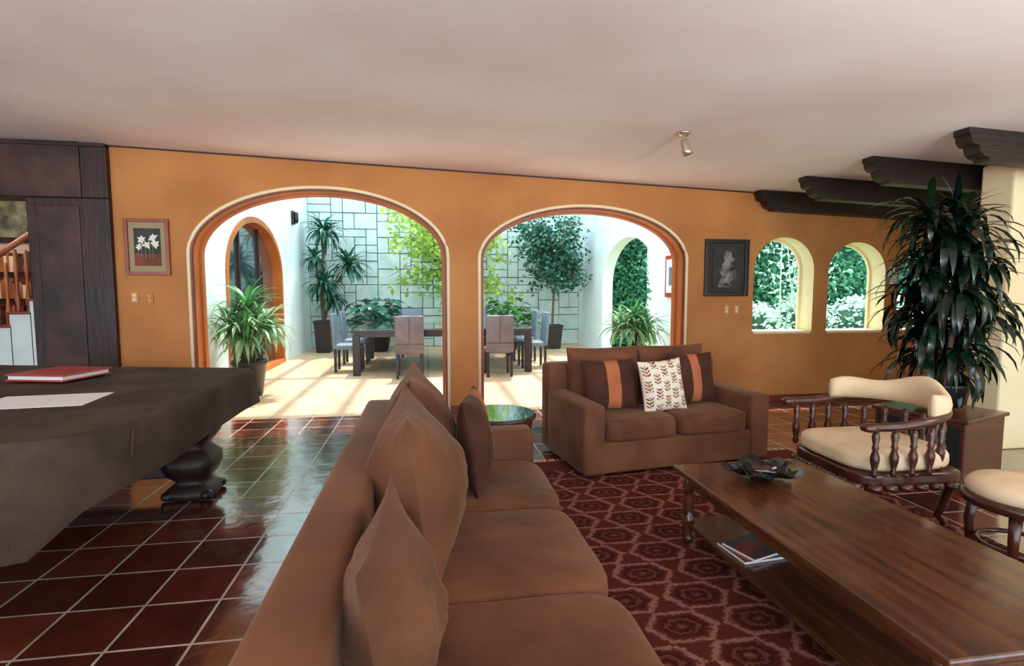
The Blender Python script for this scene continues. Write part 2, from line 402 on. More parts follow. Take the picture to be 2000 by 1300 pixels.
# ------------------------------------------------------------------ dining atrium
DX0,DX1,DY=-2.92,4.07,14.2; HT=5.0
LA=(8.48,11.6,.0,1.75,2.72); RA=(9.2,12.2,0,1.6,2.55)
archwall('wall_dining_left',W+TH,DY+.3,DX0-.25,DX0,lambda s:HT,[LA],WHITEP,swap=True)
archwall('wall_dining_right',W+TH,DY+.3,DX1,DX1+.25,lambda s:HT,[RA],WHITEP,swap=True)
b=B('door_1')
archstrip(b,LA[0],LA[1],0,LA[3],LA[4],.1,DX0-.22,DX0+.02,WOODTRIM,swap=True)
gp=archpts(LA[0]+.1,LA[1]-.1,0.08,LA[3],LA[4]-.1)
b.add(([(DX0-.16,y,z) for y,z in gp],[list(range(len(gp)))]),DGLASS)
for y in (9.5,10.55): b.add(box(DX0-.18,DX0-.12,y-.03,y+.03,0,2.6,.005),DARKW)
b.add(box(DX0-.2,DX0+.03,LA[0],LA[1],0,.08,.005),WOODTRIM)
b.obj()
b=B('wall_upper'); b.add(box(-3.17,4.32,W+TH-.02,W+TH+.1,2.7,HT),WHITEP); b.obj()
b=B('pergola'); x=DX0+.3
while x<DX1: b.add(box(x-.06,x+.06,W+TH,DY+.3,4.82,4.98,.01),WHITEP); x+=.72
for y in (8.6,11.4): b.add(box(DX0,DX1,y-.06,y+.06,4.98,5.1,.01),WHITEP)
b.obj()
b=B('wall_stone'); b.add(box(DX0-.2,DX1+.2,DY+.03,DY+.35,0,HT),GROUT)
nx=int((DX1-DX0)/.27); nz=int(HT/.2)
occ=[[0]*nz for _ in range(nx)]
cw=(DX1-DX0)/nx; chh=HT/nz
for j in range(nz):
    for i in range(nx):
        if occ[i][j]: continue
        w,h=random.choice([(1,1),(2,1),(2,2),(1,2),(2,2),(3,2),(2,1),(3,1),(1,2),(2,2)])
        while w>1 and (i+w>nx or any(occ[i+q][j] for q in range(w))): w-=1
        h=min(h,nz-j)
        for q in range(w):
            for r in range(h): occ[i+q][j+r]=1
        g=.009; pr=random.uniform(.0,.03)
        b.add(box(DX0+i*cw+g,DX0+(i+w)*cw-g,DY-pr,DY+.05,j*chh+g,(j+h)*chh-g,.008,1),STONE)
b.obj()
b=B('wall_sconce'); b.add(box(DX0,DX0+.06,12.5,12.66,2.9,3.2,.02),BLACK); b.add(lathe([(.03,0),(.05,.06),(.05,.2),(.04,.24)],12),BLACK,T(DX0+.09,12.58,2.93),True); b.obj()

# ------------------------------------------------------------------ dining furniture
def dchair(loc,rz,m):
    b=B('dining_chair')
    for sx in (-.2,.2):
        b.add(box(sx-.022,sx+.022,-.235,-.19,0,.42,.004),ESP)
        b.add(box(sx-.022,sx+.022,.2,.245,0,.44,.004),ESP)
    b.add(rbox(.48,.5,.1,6,6),m,T(0,0,.45),True)
    M=T(0,-.225,.42)@RX(.07)
    b.add(box(-.235,.235,-.03,.035,0,.63,.022,3),m,M,True)
    b.add(box(-.238,.238,-.034,-.028,.16,.166),BLACK,M)
    b.add(box(-.003,.003,-.034,-.028,.16,.62),BLACK,M)
    return b.obj(loc,rz)
b=B('dining_table')
tx0,tx1,ty0,ty1=-1.28,1.85,9.4,11.9
b.add(box(tx0,tx1,ty0,ty1,.73,.79,.008),ESP)
b.add(box(tx0+.12,tx1-.12,ty0+.12,ty1-.12,.788,.796),GLASST)
b.add(box(tx0+.03,tx1-.03,ty0+.03,ty1-.03,.66,.735,.004),ESP)
for x in (tx0+.07,tx1-.07):
    for y in (ty0+.07,ty1-.07): b.add(box(x-.06,x+.06,y-.06,y+.06,0,.7,.006),ESP)
b.obj()
dchair((-.3,9.2,0),0,DCH); dchair((1.2,9.18,0),0,DCH)
dchair((-1.42,10.1,0),-pi/2,DBLUE); dchair((-1.42,11.1,0),-pi/2,DBLUE)
dchair((1.98,10.1,0),pi/2,DBLUE); dchair((1.98,11.1,0),pi/2,DBLUE)
dchair((-.35,12.1,0),pi,DBLUE); dchair((1.1,12.1,0),pi,DBLUE)

# ------------------------------------------------------------------ plants
def strap(bd,p,az,el,ln,w,droop,m,seg=6):
    vs=[];fs=[]; p=Vector(p); e=el; st=ln/seg
    side=Vector((-math.sin(az),math.cos(az),0))
    for i in range(seg+1):
        t=i/seg; ww=w*(.35+1.3*t if t<.4 else .87*(1-((t-.4)/.6)**2)+.03)/2*1.15
        d=Vector((math.cos(az)*math.cos(e),math.sin(az)*math.cos(e),math.sin(e)))
        nrm=side.cross(d)
        vs+= [p+side*ww+nrm*ww*-.25,p.copy(),p-side*ww+nrm*ww*-.25]
        p=p+d*st; e-=droop/seg
    for i in range(seg):
        a=3*i; fs+= [[a,a+1,a+4,a+3],[a+1,a+2,a+5,a+4]]
    bd.add((vs,fs),m,smooth=True)
def rosette(bd,c,n,ln,w,m,elr=(-.3,1.4),droop=(1.0,1.9),rnd=random):
    for i in range(n):
        el=rnd.uniform(*elr); az=i*2.4+rnd.uniform(-.3,.3)
        strap(bd,Vector(c)+Vector((0,0,rnd.uniform(-.1,.05)*ln)),az,el,ln*rnd.uniform(.7,1.1),w,rnd.uniform(*droop),m)
def squarepot(bd,x,y,w,h,m=POT):
    bd.add(lathe([(w*.38,0),(w*.4,.02),(w*.5,h-.06),(w*.54,h-.05),(w*.54,h),(w*.47,h),(w*.46,h-.04)],4),m,T(x,y,0)@RZ(pi/4))
    bd.add(box(x-w*.33,x+w*.33,y-w*.33,y+w*.33,h-.06,h-.035),SOIL)
def roundpot(bd,x,y,r,h,m=POT):
    bd.add(lathe([(r*.7,0),(r*.75,.02),(r,h-.06),(r*1.06,h-.05),(r*1.06,h),(r*.95,h),(r*.93,h-.05)],24),m,T(x,y,0),True)
    bd.add(lathe([(r*.93,h-.07),(r*.93,h-.04)],20),SOIL,T(x,y,0))
px_,py_=-2.46,7.9
b=B('potted_spider_lily_plant'); roundpot(b,px_,py_,.22,.5)
for i in range(7):
    a=i*.9; b.add(tube([(px_+.05*math.cos(a),py_+.05*math.sin(a),.45),(px_+.26*math.cos(a),py_+.2*math.sin(a),.95)],.02,6),TRUNK)
    rosette(b,(px_+.26*math.cos(a),py_+.2*math.sin(a),.95),36,.52,.05,LF_V)
rosette(b,(px_,py_,1.2),60,.6,.055,LF_M)
rosette(b,(px_,py_-.15,.8),40,.5,.05,LF_V,(-.4,.8))
b.clamp(x0=-2.86,y0=6.85); b.obj(recalc=False)
b=B('potted_spider_lily_plant'); roundpot(b,3.3,8.3,.26,.5)
for i in range(6):
    a=i*1.05+.3; rosette(b,(3.3+.22*math.cos(a),8.3+.2*math.sin(a),.85),34,.52,.055,LF_V)
rosette(b,(3.3,8.3,1.0),50,.55,.055,LF_M)
for i in range(3): b.add(tube([(3.3,8.3,.45),(3.3+.1*math.cos(i*2),8.3+.1*math.sin(i*2),.95)],.02,6),TRUNK)
b.clamp(x1=4.03); b.obj(recalc=False)
b=B('potted_dracaena_tree'); squarepot(b,-2.42,13.2,.55,.75)
for p,n,l in (((-2.4,13.4,2.85),90,.66),((-1.85,13.3,2.05),90,.66),((-2.4,13.2,1.6),80,.62),((-2.2,13.25,1.2),60,.5),((-2.6,13.3,2.2),50,.5)):
    b.add(tube([(-2.42,13.2,.7),(-2.42+(p[0]+2.42)*.3,13.2,.7+(p[2]-.7)*.5),p],.035,8),TRUNK,smooth=True)
    rosette(b,p,n,l,.07,LF_B,(-.5,1.4))
b.clamp(x0=DX0+.03,y1=14.12); b.obj(recalc=False)
def broad(bd,c,n,R,m,size=.22):
    for i in range(n):
        az=random.uniform(0,2*pi); el=random.uniform(.15,1.3); ln=R*random.uniform(.6,1)
        d=Vector((math.cos(az)*math.cos(el),math.sin(az)*math.cos(el)*.8,math.sin(el)))
        p=Vector(c)+d*ln; bd.add(tube([Vector(c),Vector(c)+d*ln*.6+Vector((0,0,.05)),p],.008,4),m)
        s=size*random.uniform(.7,1.2); t=Vector((math.cos(az),math.sin(az),-.5)).normalized(); u=Vector((-math.sin(az),math.cos(az),0)); w=t.cross(u)
        pts=[]
        for k in range(13):
            a=-pi+2*pi*k/13; r=s*(.55+.18*math.cos(a*5))*(1+.3*math.cos(a)); pts.append(p+t*(r*math.cos(a)+.3*s)+u*r*math.sin(a)*.9+w*abs(math.sin(a))*s*.12)
        bd.add(([p+t*.3*s]+pts,[[0,1+k,1+(k+1)%13] for k in range(13)]),m)
b=B('potted_philodendron'); roundpot(b,-1.15,13.2,.28,.5); broad(b,(-1.15,13.2,.48),110,.95,LF_B,.2); b.clamp(x0=-1.9,y1=14.1).obj(recalc=False)
b=B('potted_philodendron'); roundpot(b,2.0,13.2,.26,.45); broad(b,(2.0,13.2,.43),80,.9,LF_M,.2); b.clamp(x1=2.7,y1=14.1).obj(recalc=False)
def leafcloud(bd,pts,m,s):
    for p in pts:
        a=Vector((random.gauss(0,1),random.gauss(0,1),random.gauss(0,.6)-.4)).normalized(); r=Vector((random.gauss(0,1),random.gauss(0,1),random.gauss(0,1)))
        u=a.cross(r).normalized(); k=s*random.uniform(.7,1.3)
        bd.add(([p,p+a*k*.5+u*k*.28,p+a*k,p+a*k*.5-u*k*.28],[[0,1,2,3]]),m)
def tree(name,x,y,pw,ph,z0,z1,R,nb,nl,m,s,droop=0,pot=squarepot,xl=99):
    b=B(name); pot(b,x,y,pw,ph)
    zt=z0+(z1-z0)*.75
    b.add(tube([(x,y,ph-.05),(x+.05,y,ph+(zt-ph)*.5),(x-.03,y,zt)],lambda t:.035-.02*t,8),TRUNK,smooth=True)
    for i in range(nb):
        az=i*2.4; t=random.uniform(0,1); zs=ph+(zt-ph)*(.35+.65*t); r=R*random.uniform(.45,1)*(1.1-.4*abs(t-.4))
        e=Vector((x+math.cos(az)*r,min(y+math.sin(az)*r*.7,DY-.15),z0+(z1-z0)*random.uniform(.1,1)))
        mid=Vector((x+math.cos(az)*r*.5,y+math.sin(az)*r*.4,max(e.z,zs)+.15))
        P0=Vector((x,y,zs))
        b.add(tube([P0*(1-q)**2+mid*2*q*(1-q)+e*q*q for q in [k/6 for k in range(7)]],lambda t:.012-.008*t,5),TRUNK)
        pts=[]
        for _ in range(nl):
            q=random.uniform(.3,1); c=P0*(1-q)**2+mid*2*q*(1-q)+e*q*q
            pts.append(c+Vector((random.gauss(0,.12),random.gauss(0,.08),random.gauss(-.02,.12)-droop*random.random())))
        leafcloud(b,pts,m,s)
    return b.clamp(x1=xl,y1=14.12).obj(recalc=False)
tree('ficus_tree',.62,12.7,.5,.45,1.15,3.9,1.7,50,85,LF_L,.15,.3,xl=2.3)
tree('potted_ficus_tree',3.1,13.2,.62,.6,1.35,3.2,1.05,40,80,LF_B,.12,.1,xl=4.0)

PX,PY=4.02,3.65
b=B('speaker_cabinet')
b.add(box(-.31,.31,-.31,.31,.03,.5,.012),BOXW); b.add(box(-.33,.33,-.33,.33,.5,.53,.008),BOXW)
b.add(box(-.318,-.309,-.28,.28,.06,.47),SPEAK); b.add(box(-.29,.29,-.29,.29,0,.03),BLACK)
b.obj((PX,PY,0),.33)
b=B('potted_dracaena')
b.add(lathe([(.13,.531),(.15,.55),(.19,.72),(.2,.74),(.18,.74),(.17,.7)],24),POT,T(PX,PY,0),True)
b.add(lathe([(.17,.69),(.17,.71)],20),SOIL,T(PX,PY,0))
for i in range(15):
    az=i*2.4; r=.06+.03*i; zt=.85+.085*i; rr=min(r,.22)*(1 if i<9 else .6)
    tip=Vector((PX+math.cos(az)*rr,PY+math.sin(az)*rr,zt))
    b.add(tube([(PX+math.cos(az)*.05,PY+math.sin(az)*.05,.68),tip],.018,6),TRUNK,smooth=True)
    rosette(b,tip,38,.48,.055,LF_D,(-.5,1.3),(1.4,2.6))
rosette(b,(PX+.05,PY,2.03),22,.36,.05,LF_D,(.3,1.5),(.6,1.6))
b.clamp(x1=5.1,z0=.56).obj(recalc=False)

# ------------------------------------------------------------------ garden
b=B('lawn'); b.add(box(4.33,16,W+TH+.02,16,-.2,-.03),GRASS); b.obj()
def hedge(name,x0,x1,y,h,n,m,s,thick=.6,bumps=.35):
    b=B(name); gx=int((x1-x0)/.4); gz=int(h/.4)
    vs=[];fs=[]
    for j in range(gz+1):
        for i in range(gx+1):
            px=x0+(x1-x0)*i/gx; pz=h*j/gz; d=noise.noise(Vector((px*.7,pz*.7,y)))*bumps
            vs.append((px,y+.1+d,pz))
    for j in range(gz):
        for i in range(gx): q=j*(gx+1)+i; fs.append([q,q+1,q+gx+2,q+gx+1])
    b.add((vs,fs),HEDGEB)
    b.add(box(x0,x1,y+.5,y+thick+.3,0,h),HEDGEB)
    pts=[]
    for _ in range(n):
        px=random.uniform(x0,x1); pz=random.uniform(.1,h); d=noise.noise(Vector((px*.7,pz*.7,y)))*bumps
        pts.append(Vector((px,y+d+random.uniform(-.12,.08),pz)))
    leafcloud(b,pts,m,s); return b.clamp(z0=0).obj((0,0,-.025),recalc=False)
hedge('ivy_hedge',5.8,14.5,10.6,4.6,16000,LF_H,.13)
hedge('ivy_hedge',4.4,5.75,13.4,4.8,4000,LF_H,.13)
def shrub(name,x,y,R,h,n,m,s):
    b=B(name); b.add(lathe([(R*.3,0),(R*.75,h*.3),(R*.8,h*.6),(R*.45,h*.85),(.05,h*.92)],14),HEDGEB,T(x,y,0),True)
    pts=[]
    for _ in range(n):
        a=random.uniform(0,2*pi); e=random.uniform(-.2,pi/2); k=random.uniform(.85,1.1)
        pts.append(Vector((x+R*k*math.cos(a)*math.cos(e),y+R*k*math.sin(a)*math.cos(e),h*.45+h*.55*k*math.sin(e))))
    leafcloud(b,pts,m,s); return b.clamp(z0=0).obj((0,0,-.025),recalc=False)
for i,(x,y,R,h) in enumerate(((5.9,9.0,.6,1.2),(6.9,9.1,.6,1.35),(7.9,8.9,.65,1.3),(8.9,9.0,.6,1.35),(10.0,9.0,.7,1.4),(11.0,8.8,.7,1.3),(5.1,10.6,.5,1.0))):
    shrub('flowering_shrub',x,y,R,h,900,LF_S,.09)
b=B('garden_sapling')
for k in range(6):
    x=5.75+.15*k; y=8.1+.1*(k%2); p=[(x,y,0),(x+.05*math.sin(k),y,.9),(x+.18*math.sin(k*2),y,1.7),(x+.3*math.sin(k*2),y,2.5)]
    b.add(tube(p,lambda t:.018-.01*t,5),LF_S)
    leafcloud(b,[Vector((x+random.gauss(0,.2),y+random.gauss(0,.15),random.uniform(1.1,2.7))) for _ in range(80)],LF_S,.08)
b.obj((0,0,-.028),recalc=False)

# ------------------------------------------------------------------ beams
by=[6.29,5.47,4.58,3.68]
for y in by:
    b=B('ceiling_beam')
    prof=[(0,0),(-.0,-.045),(.02,-.055),(.02,-.085),(.035,-.11),(.065,-.125),(.095,-.125),(.10,-.15),(.115,-.18),(.15,-.205),(.19,-.21),(.2,-.235),(3.45,-.235),(3.45,0)]
    n=len(prof); vs=[]
    for yy in (y-.065,y+.065): vs+= [(4.1+px,yy,top(4.1+px)+pz-.001) for px,pz in prof]
    fs=[list(range(n)),[n+i for i in range(n)][::-1]]+[[i,(i+1)%n,n+(i+1)%n,n+i] for i in range(n)]
    b.add((vs,fs),BEAMW); b.obj()

b=B('ceiling_spotlight'); z=top(2.14)
b.add(lathe([(.06,0),(.06,-.012),(.035,-.03),(.012,-.035)],20),BRASS,T(0,0,0),True)
b.add(tube([(0,0,-.03),(0,0,-.075)],.010,8),BRASS)
b.add(lathe([(.025,0),(.034,.02),(.036,.06),(.042,.09),(.048,.13),(.042,.13),(.03,.1)],18),BRASS,T(-.0,0,-.06)@RX(pi)@RY(.3),True)
b.obj((2.14,4.34,z))

# ------------------------------------------------------------------ wall things
def frame(name,x,z,w,h,fw,fm,mm,extra=None):
    b=B(name); y=W-.002
    for a in ((-w/2,-w/2+fw,-h/2,h/2),(w/2-fw,w/2,-h/2,h/2),(-w/2+fw,w/2-fw,-h/2,-h/2+fw),(-w/2+fw,w/2-fw,h/2-fw,h/2)):
        b.add(box(x+a[0],x+a[1],y-.035,y,z+a[2],z+a[3],.005),fm)
    b.add(box(x-w/2+fw,x+w/2-fw,y-.012,y,z-h/2+fw,z+h/2-fw),mm)
    if extra: extra(b,x,y,z)
    return b.obj()
FR=mat('reddish_frame_wood','#9A4A26',.35,'#7C3818',5)
MATB=mat('olive_mat_board','#A08C6C',.8)
PB=mat('painting_dark_ground','#30322C',.6,'#20221E',5)
PR=mat('painting_red_vase','#8E3A24',.6,'#642618',5)
PW=mat('painting_white_petal','#E4E0D4',.6)
PG=mat('painting_leaf','#5A7048',.6)
def lily(b,x,y,z):
    b.add(box(x-.13,x+.13,y-.018,y-.011,z-.2,z+.2),PB); b.add(box(x-.13,x+.13,y-.021,y-.017,z-.2,z-.07),PR)
    for cx,cz in ((-.05,.08),(.06,.1),(0,.02),(-.08,.0),(.08,.03)):
        for k in range(6):
            a=k*pi/3+cx*9; p=Vector((x+cx,y-.022-.0004*k,z+cz)); d=Vector((math.cos(a),0,math.sin(a)))*random.uniform(.035,.06); u=Vector((-d.z,0,d.x))*.28
            b.add(([p,p+d*.5+u,p+d,p+d*.5-u],[[0,1,2,3]]),PW)
    for cx in (-.06,-.02,.02,.05): b.add(box(x+cx,x+cx+.008,y-.0235,y-.019,z-.12,z+.02),PG)
frame('framed_flower_painting',-2.97,1.93,.44,.6,.035,FR,MATB,lily)
FIG=mat('painting_figure_grey','#8A8682',.6,'#1A1818',9,lo=.4,hi=.6)
GM=mat('dark_mat','#2C2826',.7)
def figp(b,x,y,z):
    b.add(box(x-.19,x+.19,y-.02,y-.011,z-.26,z+.26),PB)
    pts=[(-.12,-.24),(.05,-.25),(.13,-.12),(.1,.02),(.15,.1),(.07,.13),(.05,.2),(-.02,.22),(-.05,.14),(-.03,.08),(-.12,.0),(-.07,-.1)]
    b.add(([(x+p,y-.023,z+q) for p,q in pts],[list(range(len(pts)))]),FIG)
frame('framed_dark_painting',3.77,1.75,.6,.72,.05,BLACK,GM,figp)
frame('framed_certificate',6.19,1.66,.15,.26,.012,mat('grey_green_frame','#7E9084',.5),PAPER,lambda b,x,y,z:[b.add(box(x-.045,x+.045,y-.016,y-.012,z-.08+.03*k,z-.075+.03*k),PB) for k in range(5)])
def plate(x,z,m,m2):
    b=B('light_switch'); b.add(box(x-.038,x+.038,W-.012,W-.001,z-.06,z+.06,.004),m)
    b.add(box(x-.016,x+.016,W-.018,W-.01,z+.005,z+.04,.002),m2); b.add(box(x-.016,x+.016,W-.018,W-.01,z-.04,z-.005,.002),m2); b.obj()
plate(-3.13,1.39,ORPL,LIGHTM); plate(-2.98,1.38,OCHRE,ORPL); plate(3.79,1.22,ORPL,LIGHTM); plate(3.93,1.22,ORPL,LIGHTM)
b=B('framed_print_red'); b.add(box(DX1-.04,DX1-.001,8.15,8.75,1.35,2.05,.006),mat('red_frame','#B03A28',.4)); b.add(box(DX1-.05,DX1-.035,8.22,8.68,1.42,1.98),PAPER)
b.add(box(DX1-.053,DX1-.048,8.33,8.57,1.55,1.85),DBLUE); b.obj()

# ------------------------------------------------------------------ pool table with cover
b=B('pool_table')
near=[(-1.40,4.62),(-1.40,4.2),(-1.40,3.6),(-1.41,3.1),(-1.43,2.8),(-1.50,2.62),(-1.66,2.53),(-1.9,2.47),(-2.8,2.42),(-3.9,2.4)]
far=[(-3.9,5.35),(-2.8,5.06),(-2.0,4.88),(-1.62,4.80),(-1.46,4.74)]
loop=near+far; nL=len(loop); C=Vector((-2.6,3.7,0))
botnear=[(-1.36,4.6),(-1.37,4.2),(-1.37,3.6),(-1.38,3.1),(-1.39,2.7),(-1.37,2.35),(-1.36,2.0),(-1.5,1.95),(-2.8,1.95),(-3.9,1.95)]
botfar=[(-3.95,5.4),(-2.8,5.1),(-2.0,4.94),(-1.6,4.86),(-1.42,4.79)]
bl=botnear+botfar
rings=[]
def ring(f): rings.append([f(i) for i in range(nL)])
def ins(p,k,z): v=Vector((p[0],p[1],0)); v=v+(C-v)*k; return Vector((v.x,v.y,z))
ring(lambda i:ins(loop[i],.16,.785)); ring(lambda i:ins(loop[i],.10,.79)); ring(lambda i:ins(loop[i],.085,.80)); ring(lambda i:ins(loop[i],.04,.825)); ring(lambda i:ins(loop[i],.012,.82)); ring(lambda i:ins(loop[i],0,.79))
def low(i,t):
    a=Vector((loop[i][0],loop[i][1],.79)); c=Vector((bl[i][0],bl[i][1],.56+.02*math.sin(i*1.7))); v=a.lerp(c,t); v.x+=.018*math.sin(i*2.1)*t; return v
for t in (.15,.4,.7,1): ring(lambda i,t=t:low(i,t))
vs=[p for r in rings for p in r]; fs=[]
for j in range(len(rings)-1):
    for i in range(nL): k=(i+1)%nL; fs.append([j*nL+i,j*nL+k,(j+1)*nL+k,(j+1)*nL+i])
fs.append(list(range(nL)))
b.add((vs,fs),CLOTH,smooth=True)
b.add(tube([(-1.425,2.83,.80),(-1.40,2.76,.72),(-1.385,2.72,.56)],.005,6),DARKW2)
b.add(box(-3.8,-1.5,2.55,4.6,.52,.74,.02),DARKW)
prof=[(.15,0),(.165,.02),(.165,.06),(.12,.09),(.10,.12),(.15,.17),(.175,.23),(.17,.29),(.12,.34),(.10,.37),(.14,.41),(.17,.45),(.17,.53)]
for x,y in ((-1.68,4.1),(-3.5,4.2),(-2.5,2.6),(-3.5,2.6)):
    b.add(lathe(prof,24,.55),DARKW,T(x,y,0),True)
    for k in range(4): b.add(rbox(.09,.2,.07,3,4),DARKW,T(x,y,0)@RZ(k*pi/2+pi/4)@T(0,.12,.035),True)
b.add(box(-3.5,-1.75,4.1,4.2,.12,.2,.01),DARKW)
b.obj()
b=B('red_folder'); b.add(box(-.23,.23,-.22,.22,0,.012,.003),REDF); b.add(box(-.225,.215,-.2,.2,.012,.04),PAPER); b.add(box(-.23,.23,-.22,.22,.04,.052,.003),REDF); b.obj((-2.8,4.6,.80),-.25)
b=B('paper_sheet'); b.add(box(-.3,.3,-.21,.21,0,.003),PAPER); b.obj((-2.35,3.68,.787),.1)

# ------------------------------------------------------------------ sofas
b=B('sofa')
X0,X1,Y0,Y1=-.36,.65,.8,3.42
b.add(box(X0+.03,X1-.03,Y0+.02,Y1-.02,.05,.27,.02),SOFA)
b.add(box(X0-.02,X0+.16,Y0,Y1,.05,.79,.035,4),SOFA,smooth=True)
for y in (Y0,Y1-.2): b.add(box(X0+.14,X1,y,y+.2,.05,.6,.04,4),SOFA,smooth=True)
n=3; ys=Y0+.2; ye=Y1-.2; cl=(ye-ys)/n
for i in range(n):
    yc=ys+cl*(i+.5)
    b.add(rbox(.84,cl-.005,.19,7,12,.012,i*3),SOFAD,T(X0+.18+.42,yc,.345),True)
for xc,yc,w_,h_,zz,sd,tt,rr in ((-.05,2.86,.76,.70,.72,16,.38,0),(-.05,2.14,.80,.70,.71,9,.40,.05),(-.10,1.36,.62,.54,.64,2,.26,-.05)):
    vf,uv=pillow(w_,h_,tt,n=36,seed=sd,pinch=.13,amp=.02,power=.8,ex=2.0,folds=.014)
    b.add(vf,SOFAD,T(xc,yc,zz)@RY(-.12)@RZ(pi/2+rr),True)
for x in (X0+.08,X1-.08):
    for y in (Y0+.08,Y1-.08): b.add(box(x-.03,x+.03,y-.03,y+.03,0,.06),ESP)
b.obj()
def throw(name,m,loc,eul,w=.42,h=.42,t=.16,stripe=None,seed=0):
    b=B(name); vf,uv=pillow(w,h,t,seed=seed,pinch=.07,amp=.012,n=30,power=.5,folds=.003)
    b.add(vf,m,None,True,uv,(lambda c:STRIPE if stripe and stripe[0]<c.x/w+.5<stripe[1] else m) if stripe else None)
    o=b.obj(loc); o.rotation_euler=eul; return o
throw('striped_throw_pillow',PIL,(.25,2.84,.675),(-.16,0,pi/2-.2),.50,.50,.17,(.55,.85),3)

b=B('loveseat')
w,d=1.74,.95
b.add(box(-w/2+.02,w/2-.02,-d/2+.02,d/2-.02,.02,.27,.02),SOFA)
b.add(box(-w/2,w/2,d/2-.2,d/2,.02,.80,.035,4),SOFA,smooth=True)
for s in (-1,1): b.add(box(min(s*w/2,s*(w/2-.19)),max(s*w/2,s*(w/2-.19)),-d/2,d/2-.1,.02,.57,.035,4),SOFA,smooth=True)
cw2=(w-.38)/2
for s in (-1,1):
    b.add(rbox(cw2-.005,.74,.19,7,12,.012,s*5),SOFAD,T(s*cw2/2,-.1,.345),True)
    vf,uv=pillow(cw2+.03,.56,.28,seed=s*9+1,pinch=.05,amp=.02,folds=.004)
    b.add(vf,SOFAD,T(s*(cw2/2+.01)-.02,.2,.67)@RX(-.12),True)
for x in (-w/2+.1,w/2-.1):
    for y in (-d/2+.1,d/2-.1): b.add(box(x-.03,x+.03,y-.03,y+.03,-.0,.03),ESP)
LS=(1.96,4.48,.013); LR=.14
b.obj(LS,LR)
ML=T(*LS)@RZ(LR)
def onlove(name,m,x,y,z,rx,ry,rz,**k):
    o=throw(name,m,(0,0,0),(0,0,0),**k); o.matrix_world=ML@T(x,y,z)@RZ(rz)@RX(rx)@RY(ry); return o
onlove('striped_throw_pillow',PIL,-.44,-.05,.65,-.22,0,.0,w=.50,h=.44,stripe=(.38,.64),seed=4)
onlove('striped_throw_pillow',PIL,.38,-.05,.67,-.22,0,.0,w=.46,h=.46,stripe=(.38,.62),seed=8)
onlove('floral_throw_pillow',FLORAL,.0,-.17,.64,-.22,-.06,.0,w=.42,h=.45,seed=6)

b=B('area_rug'); b.add(box(.78,3.25,.9,4.38,0,.012),RUG)
for i in range(110):
    x=.80+2.43*i/109; b.add(([(x-.006,4.38,.008),(x+.006,4.38,.008),(x+.01+random.uniform(-.01,.01),4.47,.003),(x+random.uniform(-.01,.01),4.47,.003)],[[0,1,2,3]]),CREAM)
b.obj()

b=B('round_side_table')
b.add(lathe([(.21,.0),(.22,.02),(.22,.06),(.20,.08),(.20,.44),(.235,.46),(.245,.5),(.25,.565),(.245,.575)],32),CHAIRW,smooth=True)
for k in range(6):
    a=k*pi/3+.2; b.add(box(-.02,.02,-.015,.015,.02,.5,.005),CHAIRW,T(.225*math.cos(a),.225*math.sin(a),0)@RZ(a))
b.add(lathe([(.262,.577),(.266,.582),(.266,.592),(.262,.597)],40),GLASST,smooth=False)
b.add(lathe([(.25,.566),(.272,.568),(.274,.578),(.268,.59),(.268,.575)],40),CHAIRW)
b.obj((.48,3.72,0.01))

b=B('coffee_table')
cx0,cx1,cy0,cy1=1.41,2.2,1.2,2.9
b.add(box(cx0,cx1,cy0,cy1,.42,.45,.008),TABLEW); b.add(box(cx0+.05,cx1-.05,cy0+.05,cy1-.05,.35,.42,.003),TABLEW)
b.add(box(cx0+.05,cx1-.05,cy0+.05,cy1-.05,.12,.145,.004),TABLEW)
lp=[(.028,0),(.03,.03),(.02,.045),(.03,.07),(.034,.1),(.034,.16),(.02,.175),(.03,.2),(.022,.25),(.028,.3),(.034,.32),(.034,.40)]
for x in (cx0+.07,cx1-.07):
    for y in (cy0+.07,cy1-.07): b.add(lathe(lp,14),TABLEW,T(x,y,.012),True)
b.obj()
b=B('crumpled_leaf_dish'); vs=[];fs=[]; nr,na=6,36
for r in range(nr+1):
    for a in range(na):
        t=r/nr; an=2*pi*a/na; R=.165*t*(1+.22*t*math.cos(5*an+.4)); z=.012+.055*t*t+.014*t*math.sin(9*an+r)
        vs.append((R*1.15*math.cos(an),R*math.sin(an),z))
for r in range(nr):
    for a in range(na): k=(a+1)%na; fs.append([r*na+a,r*na+k,(r+1)*na+k,(r+1)*na+a])
b.add((vs,fs),BLACK,smooth=False)
b.add(lathe([(.05,0),(.06,.01),(.03,.02)],16),BLACK)
for k in range(7):
    b.add(box(-.05,.05,-.015,.015,0,.006),[PAPER,BLACK,DBLUE,BLACK,POT,PIL,BLACK][k],T(.06*math.cos(k*2),.06*math.sin(k*2),.045+.006*k)@RZ(k*1.1)@RX(.3))
b.obj((1.78,2.6,.451),.4)
b=B('magazine'); 
MG=mat('magazine_cover','#8E3A34',.3,'#3A4A5A',9,lo=.45,hi=.55)
b.add(box(-.15,.15,-.11,.11,0,.012,.002),PAPER); b.add(box(-.15,.15,-.11,.11,.012,.015),MG)
b.add(box(-.13,.14,-.1,.1,.016,.026),PAPER,RZ(.2)); b.add(box(-.13,.14,-.1,.1,.026,.029),MG,RZ(.2))
b.obj((1.64,2.42,.146),.1)

